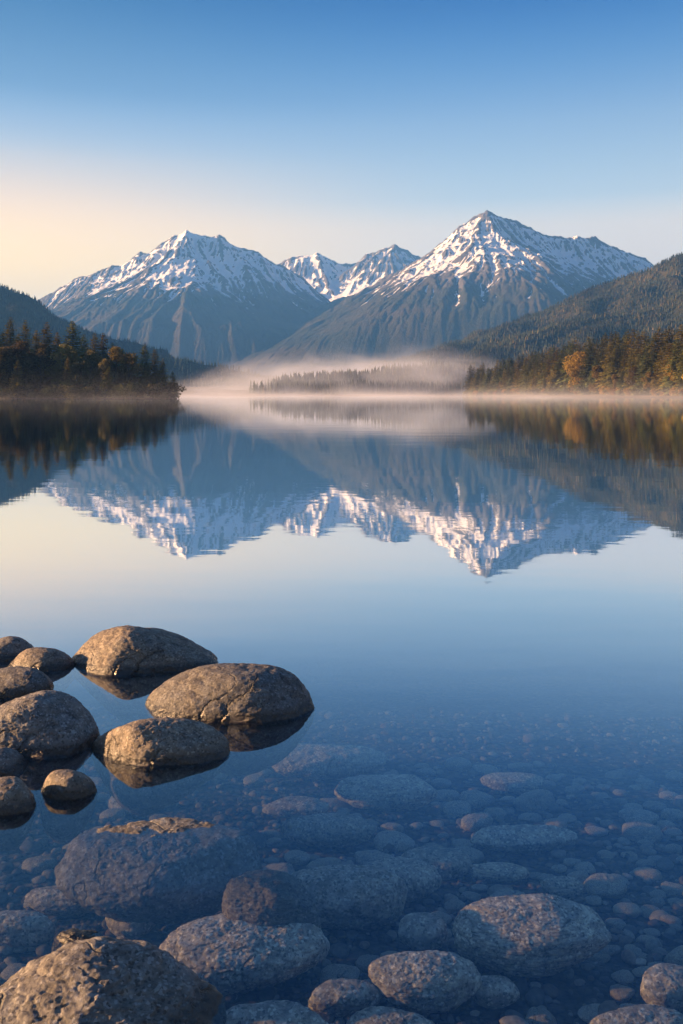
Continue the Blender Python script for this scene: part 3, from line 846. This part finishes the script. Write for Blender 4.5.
def rock_shape(seed, size, sub=6, planes=(), p=9.0, rough=1.0, nrand=12, box=1.0, flat=0.0):
    """a worn faceted stone; size = full width, depth, height in metres"""
    rg = np.random.default_rng(seed)
    d, fc = ICO[sub]
    pn = [(np.array(n, float) / np.linalg.norm(n), q) for n, q in planes]
    for _ in range(nrand):
        n = rg.normal(size=3); n /= np.linalg.norm(n)
        pn.append((n, rg.uniform(0.86, 1.12) * box))
    acc = (1.0 / 1.12) ** p * np.ones(len(d))
    for n, q in pn:
        acc += np.clip(d @ n / q, 0, None) ** p
    r = acc ** (-1 / p)
    v_ = d * r[:, None]
    o = rg.uniform(0, 60)
    v_ = v_ * (1 + 0.07 * rough * fbm(d[:, 0] * 1.5 + o, d[:, 1] * 1.5, d[:, 2] * 1.5, 3))[:, None]
    mn, mx = v_.min(0), v_.max(0)
    v_ = (v_ - (mn + mx) / 2) / (mx - mn) * np.array(size)
    s = float(np.mean(size))
    q = v_ / s
    # ledges and pits of weathered rock
    n1 = fbm(q[:, 0] * 7 + o, q[:, 1] * 7, q[:, 2] * 11, 5, 0.58)
    n2 = np.abs(fbm(q[:, 0] * 4 + q[:, 2] * 5 + o, q[:, 1] * 4, q[:, 2] * 9 - q[:, 0] * 3, 4, 0.55))
    nr = d / np.array(size); nr /= np.linalg.norm(nr, axis=1)[:, None]
    v_ = v_ + nr * (s * 0.016 * rough * (n1 - 1.5 * np.clip(0.22 - n2, 0, 1) * 2))[:, None]
    return v_, fc


BM1 = mat_boulder('granite', (0.74, 0.79, 0.85)); BM2 = mat_boulder('striped_gneiss', (1.05, 1.0, 0.92), True, 2.2); BM3 = mat_boulder('brown_granite', (0.88, 0.84, 0.77))
BM4 = mat_boulder('damp_granite', (0.8, 0.85, 0.9), False)
UM1 = mat_boulder('sunken_granite', (2.0, 1.9, 1.7), False); UM2 = mat_boulder('sunken_gneiss', (2.2, 2.05, 1.75), False, 2.2)
ROCKS = []


def fit(v_, bb, z0, Yc, sel):
    """size and place a stone from where its outline was sighted; z0(X, Y) gives the height its origin rests at"""
    xl, yt, xr, yb = bb
    X = ((xl + xr) / 2 - CX) / F * Yc
    sx = sy = sz = 1.0
    for _ in range(14):
        w_ = v_ * (sx, sy, sz) + (X, Yc, z0(X, Yc, sz))
        m = sel(w_)
        if m.sum() < 20: break
        q = w_[m]; px = CX + F * q[:, 0] / q[:, 1]; py = HY + F * (H - q[:, 2]) / q[:, 1]
        wid = (px.max() - px.min())
        g = min(1.25, max(0.8, (xr - xl) / wid)); sx *= g
        X += ((xl + xr) / 2 - (px.max() + px.min()) / 2) / F * Yc
        Yc += np.clip(-(yb - py.max()) / (yb - HY) * Yc, -0.25, 0.25) * 0.8
        hg = min(1.2, max(0.83, (yb - yt) / max(4, (yb - py.min()))))
        sz *= hg ** 0.8
        sy *= (g * hg) ** 0.3
    return v_ * (sx, sy, sz), X, Yc, sz, sx


def boulder(bb, label, seed, depth=0.75, top=None, below=0.8, mat=BM1, planes=(), sub=7, nrand=10, p=9.0, rough=0.5, group='boulders standing out of the shallows', rot=0.0):
    """bb = left, top, right and waterline sight lines of an emergent stone"""
    xl, yt, xr, yb = bb
    Yf = H * F / (yb - HY)
    W0 = (xr - xl) / F * Yf
    dep = W0 * depth
    Yc = Yf + dep * 0.42
    zt = H - (yt - HY) / F * Yc
    full = zt * (1 + below) + 0.10
    v_, fc = rock_shape(seed, (W0 * 1.1, dep, full), sub, planes, p=p, nrand=nrand, rough=rough)
    z0 = lambda X, Y, sz: -(full / 2 - zt) * sz
    v_, X, Yc, sz, sx = fit(v_, bb, z0, Yc, lambda q: q[:, 2] > 0)
    wz = v_[:, 2] + z0(X, Yc, sz)                                   # undercut below the water
    k = np.clip(1 + 1.6 * np.minimum(wz + 0.01, 0), 0.5, 1)[:, None]
    v_ = np.concatenate([v_[:, :2] * k, v_[:, 2:]], 1)
    me = mesh_np('boulder', v_, fc, mat)
    o = link('boulder', me, None, (X, Yc, z0(X, Yc, sz)), rot)
    tag(o, label, 'boulder', group)
    ROCKS.append((o, X, Yc, W0, label)); return o


boulder((71, 625, 218, 675), 'large rounded boulder farthest out in the water, humped to its left', 101, 0.62, below=1.3, mat=BM3, rough=0.55, planes=[((-0.75, -0.35, 0.7), 0.72), ((0.5, -0.1, 0.85), 0.72), ((-0.9, -0.5, 0.1), 0.85), ((0.35, -0.9, 0.45), 0.80)])
boulder((145, 663, 315, 722), 'long pale boulder rightmost of the stones above the water', 102, 0.60, below=1.2, mat=BM1, rough=0.45, planes=[((-0.62, -0.3, 0.75), 0.74), ((-1, -0.2, 0.1), 0.84), ((0.1, 0.0, 1.0), 0.82), ((0.9, -0.4, 0.4), 0.80), ((-0.1, -0.95, 0.4), 0.84)])
boulder((91, 717, 230, 766), 'medium boulder with a sunlit orange left end, nearest right of the big grey one', 103, 0.62, below=1.2, mat=BM3, rough=0.6, planes=[((-0.8, -0.6, 0.35), 0.66), ((0.3, -0.25, 0.95), 0.70), ((0.1, -0.9, 0.4), 0.80), ((-0.3, 0.2, 0.9), 0.80)])
boulder((-34, 690, 100, 757), 'big rough grey boulder cut by the left edge', 104, 0.72, below=1.1, mat=BM1, planes=[((0.55, -0.2, 0.8), 0.74), ((0.1, -0.8, 0.6), 0.80), ((-0.3, 0, 0.95), 0.80)])
boulder((8, 647, 76, 672), 'low orange brown stone touching the left side of the farthest big boulder', 105, 0.8, below=1.5, mat=BM3, sub=6)
boulder((-22, 636, 41, 662), 'dark stone at the left edge, farthest of the row', 106, 0.8, below=1.5, mat=BM1, sub=6)
boulder((-25, 666, 54, 698), 'dark blue grey stone at the left edge behind the big grey boulder', 107, 0.75, below=1.4, mat=BM1, sub=6)
boulder((-40, 747, 29, 779), 'small grey stone at the left edge just in front of the big grey boulder', 108, 0.8, below=1.3, mat=BM1, sub=6)
boulder((-45, 776, 36, 816), 'dark stone at the left edge beside the smallest brown stone', 109, 0.8, below=1.2, mat=BM3, sub=6)
boulder((41, 769, 97, 800), 'smallest brown stone standing alone out of the water', 110, 0.75, below=1.4, mat=BM3, sub=6)
boulder((-52, 936, 222, 1075), 'largest craggy boulder in the bottom left corner', 112, 0.72, below=0.9, mat=BM1, sub=7, planes=[((0.62, -0.2, 0.75), 0.72), ((-0.25, -0.45, 0.85), 0.74), ((-0.8, 0.1, 0.6), 0.8)], rough=1.0)


def awash(bb, label, seed, zt, full, depth, mat=BM1, rough=1.6, planes=()):
    xl, yt, xr, yb = bb
    Ym = H * F / ((yt + yb) / 2 - HY)
    W0 = (xr - xl) / F * Ym
    v_, fc = rock_shape(seed, (W0, W0 * depth, full), 7, planes or [((0, 0, 1), 0.62), ((-0.3, -0.5, 0.85), 0.7), ((0.5, 0, 0.9), 0.7)], rough=rough)
    me = mesh_np('boulder', v_, fc, mat)
    o = link('boulder', me, None, (((xl + xr) / 2 - CX) / F * Ym, Ym, zt - full / 2))
    tag(o, label, 'boulder', 'stones just awash'); ROCKS.append((o, o.location.x, Ym, W0, label))


awash((58, 812, 262, 866), 'broad flat stone whose ridged top just breaks the water', 120, 0.009, 0.30, 0.46, BM4, rough=0.8, planes=[((0.03, -0.13, 1), 0.42), ((-0.5, -0.6, 0.6), 0.66), ((0.6, -0.5, 0.6), 0.62)])
awash((40, 930, 118, 950), 'little stone with a wet top right behind the bottom left boulder', 121, 0.018, 0.30, 0.6)
awash((222, 858, 322, 890), 'pale flat stone just under the surface left of centre', 122, -0.012, 0.32, 0.55, BM2, 1.0)

SUBM = []


def submerged(bb, label, seed, hgt=None, mat=UM1, depth=0.8, sub=6, planes=(), lift=0.5, rot=0.0, rough=0.9):
    xl, yt, xr, yb = bb
    xm, ym = (xl + xr) / 2, (yt + yb) / 2
    z = -0.3
    for _ in range(12):
        Y = (H - z) * F / (ym - HY); X = (xm - CX) / F * Y
        zb_ = float(bed_near(X, Y)); W0 = (xr - xl) / F * Y
        hh = hgt if hgt else W0 * 0.42
        z = zb_ + hh * lift * 0.6
    Yt = Y
    # depth so that the outline spans the same sight lines
    dep = max(0.35 * W0, ((yb - yt) / F * Y - hh * 0.45) / max(0.2, (ym - HY) / F)) if depth is None else W0 * depth
    v_, fc = rock_shape(seed, (W0, dep, hh), sub, planes, rough=rough)
    z0 = lambda a_, b_, sz: float(bed_near(a_, b_)) + hh * sz * (lift - 0.12)
    v_, X, Y, sz, sx = fit(v_, bb, z0, Y, lambda q: q[:, 2] > bed_near(q[:, 0], q[:, 1]) + 0.01)
    me = mesh_np('submerged_stone', v_, fc, mat)
    o = link('submerged_stone', me, None, (X, Y, z0(X, Y, sz)), rot)
    tag(o, label, 'stone', 'larger stones under the water'); ROCKS.append((o, X, Y, W0, label)); SUBM.append((X, Y, W0 / 2))


TOPF = [((0, 0, 1), 0.66), ((-0.3, -0.5, 0.8), 0.78), ((0.4, -0.3, 0.8), 0.78)]
submerged((452, 893, 612, 978), 'largest rounded striped stone under the water right of centre', 201, 0.30, UM2, None, 7, [((-0.2, -0.35, 0.9), 0.66), ((0.6, -0.2, 0.6), 0.78), ((-0.85, -0.1, 0.4), 0.80)], 0.62)
submerged((155, 910, 330, 996), 'wide brown slab under the water beside the bottom left boulder', 202, 0.26, UM1, None, 7, TOPF, 0.6)
submerged((368, 950, 482, 1014), 'rounded stone under the water at bottom centre', 203, 0.22, UM1, None, 7, TOPF, 0.6)
submerged((282, 864, 408, 930), 'dark humped stone under the water in the middle of the shallows', 204, 0.26, UM1, None, 7, TOPF, 0.62)
submerged((334, 774, 438, 812), 'pale oval stone under the water, highest bright one at centre', 205, 0.20, UM2, None, 6, TOPF, 0.7)
submerged((282, 813, 374, 848), 'pale flat stone under the water below the bright oval one', 206, 0.18, UM1, None, 6, TOPF, 0.6)
submerged((265, 743, 388, 780), 'faint wide stone under the water right of the emergent boulders', 207, 0.22, UM1, None, 6, TOPF, 0.7)
submerged((24, 884, 116, 916), 'flat oval stone under the water near the left edge', 208, 0.16, UM1, None, 6, TOPF, 0.6)
submerged((-25, 910, 56, 948), 'grey stone under the water cut by the left edge', 209, 0.18, UM1, None, 6, TOPF, 0.6)
submerged((470, 824, 578, 854), 'long low stone under the water above the largest striped one', 210, 0.14, UM1, None, 6, TOPF, 0.6)
submerged((358, 856, 442, 902), 'sloping stone under the water behind the dark humped one', 211, 0.18, UM1, None, 6, TOPF, 0.6)
submerged((398, 912, 448, 952), 'small round stone under the water left of the largest striped one', 212, 0.14, UM1, None, 6, TOPF, 0.6)
submerged((640, 963, 705, 1012), 'dark stone under the water at the right edge near the bottom', 213, 0.16, UM1, None, 6, TOPF, 0.6)
submerged((588, 1004, 700, 1050), 'tan stone cut by the bottom right corner', 214, 0.16, UM1, None, 6, TOPF, 0.6)
submerged((345, 1006, 440, 1060), 'brown stone cut by the bottom edge at centre', 215, 0.16, UM1, None, 6, TOPF, 0.6)
submerged((308, 978, 382, 1018), 'flat dark stone under the water left of the round bottom centre one', 216, 0.12, UM1, None, 6, TOPF, 0.6)
submerged((400, 846, 472, 878), 'flat stone under the water right of the dark humped one', 217, 0.12, UM1, None, 6, TOPF, 0.6)
submerged((464, 862, 530, 882), 'thin pale slab under the water just above the largest striped one', 218, 0.08, UM2, None, 6, TOPF, 0.6)
submerged((540, 876, 584, 900), 'small pale stone under the water touching the top right of the striped one', 219, 0.10, UM2, None, 6, TOPF, 0.6)
submerged((215, 1000, 330, 1050), 'dark stone cut by the bottom edge right of the bottom left boulder', 220, 0.14, UM1, None, 6, TOPF, 0.6)
submerged((470, 975, 520, 1008), 'small grey stone under the water below the largest striped one', 221, 0.10, UM1, None, 5, TOPF, 0.6)
submerged((105, 905, 160, 940), 'small stone under the water left of the wide brown slab', 222, 0.10, UM1, None, 5, TOPF, 0.6)
submerged((262, 796, 330, 818), 'faint small stone under the water left of the bright oval one', 223, 0.10, UM1, None, 5, TOPF, 0.6)
submerged((480, 772, 545, 792), 'faint pale stone under the water right of the bright oval one', 224, 0.10, UM2, None, 5, TOPF, 0.6)

# cobbles one can count
COB = []
cmesh = []
for s in range(12):
    rg_ = np.random.default_rng(300 + s)
    v_, fc = rock_shape(300 + s, (1.0, rg_.uniform(0.6, 0.9), rg_.uniform(0.34, 0.5)), 5, TOPF if s % 2 else (), rough=1.0)
    cmesh.append(mesh_np('cobble', v_, fc, (UM1, UM2, UM1)[s % 3]))
crg = random.Random(21)
tries = 0
placed = list(SUBM) + [(q[1], q[2], q[3] / 2) for q in ROCKS]
while len(COB) < 235 and tries < 16000:
    tries += 1
    py = 715 + 320 * crg.random() ** 0.8; px = crg.uniform(-20, 700)
    size = crg.choice((0.07, 0.09, 0.11, 0.14, 0.17, 0.2)) * crg.uniform(0.85, 1.15)
    if px > 590 and size > 0.12 and crg.random() < 0.8: continue
    Y = (H + 0.35) * F / (py - HY); X = (px - CX) / F * Y
    if any((X - a) ** 2 + (Y - b) ** 2 < (c * 0.78 + size * 0.55) ** 2 for a, b, c in placed): continue
    placed.append((X, Y, size / 2))
    zb_ = float(bed_near(X, Y))
    o = link('cobble', cmesh[crg.randrange(12)], None, (X, Y, zb_ + size * 0.10), crg.uniform(-0.5, 0.5) + crg.choice((0, math.pi)))
    o.scale = (size, size, size * crg.uniform(0.8, 1.2)); o.rotation_euler.x = crg.uniform(-0.15, 0.15)
    COB.append((o, X, Y, size))
dirs = {}
for o, X, Y, size in COB:
    a = min(ROCKS, key=lambda r_: math.hypot(r_[1] - X, r_[2] - Y) - r_[3] * 0.4)
    dx, dy = X - a[1], Y - a[2]
    dn = ('right of' if dx > 0 else 'left of') if abs(dx) > abs(dy) else ('behind' if dy > 0 else 'in front of')
    dirs.setdefault((a[4], dn), []).append((math.hypot(dx, dy), o, size))
SH = {}
for r_ in ROCKS:
    SH[r_[4]] = ' '.join(r_[4].split()[:9]).replace(',', '')
for (lab, dn), lst in dirs.items():
    lst.sort(key=lambda q: q[0])
    for i, (_, o, size) in enumerate(lst):
        words = lab.replace(',', '').split()[:9]
        while words[-1] in ('the', 'of', 'a', 'its', 'by', 'in', 'to', 'at', 'under', 'with', 'whose', 'and', 'behind', 'beside', 'just', 'near', 'left', 'right', 'below', 'above', 'out', 'touching', 'highest', 'cut'): words.pop()
        tag(o, f"{ORD[i]} {'small ' if size < 0.11 else ''}cobble {dn} the " + ' '.join(words), 'cobble', 'cobbles on the lake bed')

# gravel between them
n = 15000
prg = np.random.default_rng(77)
yy = 1.3 + prg.uniform(0, 1, n) ** 1.25 * 6.0
xx = prg.uniform(-0.62, 0.62, n) * (yy + 1.2)
sz = np.clip(np.exp(prg.normal(-3.5, 0.48, n)), 0.012, 0.12)
zz = bed_near(xx, yy)
V, Fc, C = [], [], []
pv, pf = [], []
for s in range(8):
    v_, fc = ICO[3]
    rg_ = np.random.default_rng(500 + s)
    vv, _ = rock_shape(500 + s, (1, rg_.uniform(0.55, 0.95), rg_.uniform(0.35, 0.6)), 3, rough=1.4); pv.append(vv)
base = np.array([[0.10, 0.09, 0.078], [0.17, 0.15, 0.12], [0.055, 0.05, 0.047], [0.24, 0.20, 0.155], [0.14, 0.10, 0.07], [0.08, 0.075, 0.07]])
nv = len(ICO[3][0])
for s in range(8):
    idx = np.arange(s, n, 8); m = len(idx)
    a = prg.uniform(0, 6.28, m); ca, sa = np.cos(a)[:, None], np.sin(a)[:, None]
    vx = (pv[s][None, :, 0] * ca - pv[s][None, :, 1] * sa) * sz[idx][:, None] + xx[idx][:, None]
    vy = (pv[s][None, :, 0] * sa + pv[s][None, :, 1] * ca) * sz[idx][:, None] + yy[idx][:, None]
    vz = pv[s][None, :, 2] * sz[idx][:, None] + (zz[idx] + sz[idx] * 0.12)[:, None]
    off = sum(len(q) for q in V)
    V.append(np.stack([vx, vy, vz], -1).reshape(-1, 3))
    Fc.append((ICO[3][1][None] + off + (np.arange(m) * nv)[:, None, None]).reshape(-1, 3))
    c = base[prg.integers(0, 6, m)] * prg.uniform(0.7, 1.3, (m, 1)); C.append(np.repeat(c, nv, 0))
me = mesh_np('gravel', np.concatenate(V), np.concatenate(Fc), mat_pebbles(), True, cols=np.concatenate(C))
tag(link('gravel', me), 'brown and grey gravel covering the lake bed under the clear water', 'gravel', kind='stuff')


# ------------------------------------------------------------------ mist and air
def box(name, a, b, mat):
    (x0, y0, z0), (x1, y1, z1) = a, b
    vs = [(x0, y0, z0), (x1, y0, z0), (x1, y1, z0), (x0, y1, z0), (x0, y0, z1), (x1, y0, z1), (x1, y1, z1), (x0, y1, z1)]
    fs = [(3, 2, 1, 0), (4, 5, 6, 7), (0, 1, 5, 4), (1, 2, 6, 5), (2, 3, 7, 6), (3, 0, 4, 7)]
    return link(name, mesh_np(name, vs, fs, mat, False))


def mist_mat(name, a, b, dens, hs, nscale, lo, hi, edge, zc=None, expo=False, color=(0.72, 0.80, 0.97)):
    t = NT(name)
    pos = t.node('ShaderNodeNewGeometry').outputs['Position']
    s = t.node('ShaderNodeSeparateXYZ', {0: pos})
    n = t.noise(t.mapping(pos, nscale), 1.0, 4, 0.6, 0.8)
    f = t.node('ShaderNodeMapRange', {'Value': n, 'From Min': lo, 'From Max': hi}).outputs[0]
    n2 = t.noise(t.mapping(pos, (nscale[0] * 0.6, nscale[1] * 0.6, 0)), 1.0, 2, 0.5)
    cen = t.math('POWER', t.math('DIVIDE', t.math('SUBTRACT', s.outputs[0], 70.0), 320.0), 2.0)
    top = t.math('SUBTRACT', t.math('MULTIPLY_ADD', n2, 2.6 * hs, -0.15 * hs), t.math('MULTIPLY', cen, 0.9 * hs))                     # uneven top of the bank
    z = s.outputs[2]
    g = t.node('ShaderNodeMapRange', {'Value': t.math('SUBTRACT', z, top), 'From Min': -hs * 0.5, 'From Max': hs * 0.35, 'To Min': 1.0, 'To Max': 0.0}, interpolation_type='SMOOTHSTEP').outputs[0]
    if expo: g = t.math('EXPONENT', t.math('DIVIDE', z, -hs))
    if zc:
        lowc = t.node('ShaderNodeMapRange', {'Value': z, 'From Min': zc[0], 'From Max': zc[1], 'To Min': zc[2], 'To Max': 1.0}, interpolation_type='SMOOTHSTEP').outputs[0]
        g = t.math('MULTIPLY', g, lowc)
    ex = 1.0
    for ax, (p0, p1) in ((0, (a[0], b[0])), (1, (a[1], b[1]))):
        for m0, m1 in ((p0, p0 + edge[ax]), (p1, p1 - edge[ax])):
            k = t.node('ShaderNodeMapRange', {'Value': s.outputs[ax], 'From Min': m0, 'From Max': m1}, interpolation_type='SMOOTHSTEP').outputs[0]
            f = t.math('MULTIPLY', f, k)
    d = t.math('MULTIPLY', t.math('MULTIPLY', f, g), dens)
    v_ = t.node('ShaderNodeVolumePrincipled', {'Color': color, 'Density': d, 'Anisotropy': 0.05})
    t.t.links.new(v_.outputs[0], t.out.inputs[1])
    return t.m


a, b = (-380, 1000, 0.3), (620, 2000, 108)
mb = box('mist', a, b, mist_mat('mist_bank', a, b, 0.0046, 44, (0.012, 0.007, 0.035), 0.34, 0.62, (200, 260)))
tag(mb, 'pink white bank of morning mist over the far end of the lake', 'mist', kind='stuff')
a, b = (-420, 200, 0.05), (420, 1010, 14)
ml = box('mist', a, b, mist_mat('low_mist', a, b, 0.0045, 2.4, (0.014, 0.008, 0.1), 0.34, 0.72, (60, 130), None, True, (0.80, 0.86, 1.0)))
tag(ml, 'thin veil of mist lying low on the lake in front of the woods', 'mist', kind='stuff')

t = NT('air')
v_ = t.node('ShaderNodeVolumePrincipled', {'Color': (0.12, 0.395, 1.0), 'Density': HAZE_D, 'Anisotropy': 0.1})
t.t.links.new(v_.outputs[0], t.out.inputs[1])
hb = box('haze', (-12100, -12100, -40), (12100, 12100, 1300), t.m)
tag(hb, 'thin blue morning haze fading the distant mountains', 'haze', kind='stuff')

# ------------------------------------------------------------------ render
SC.render.engine = 'CYCLES'
cy = SC.cycles
cy.max_bounces = 6; cy.diffuse_bounces = 2; cy.glossy_bounces = 3; cy.transmission_bounces = 2
cy.volume_bounces = 1; cy.transparent_max_bounces = 12
cy.caustics_reflective = False; cy.caustics_refractive = False
cy.volume_step_rate = 1.0; cy.volume_max_steps = 64
cy.use_denoising = True
cy.sample_clamp_indirect = 4.0
SC.view_settings.view_transform = 'Standard'; SC.view_settings.look = 'None'
SC.view_settings.exposure = 2.55; SC.view_settings.gamma = 1.0
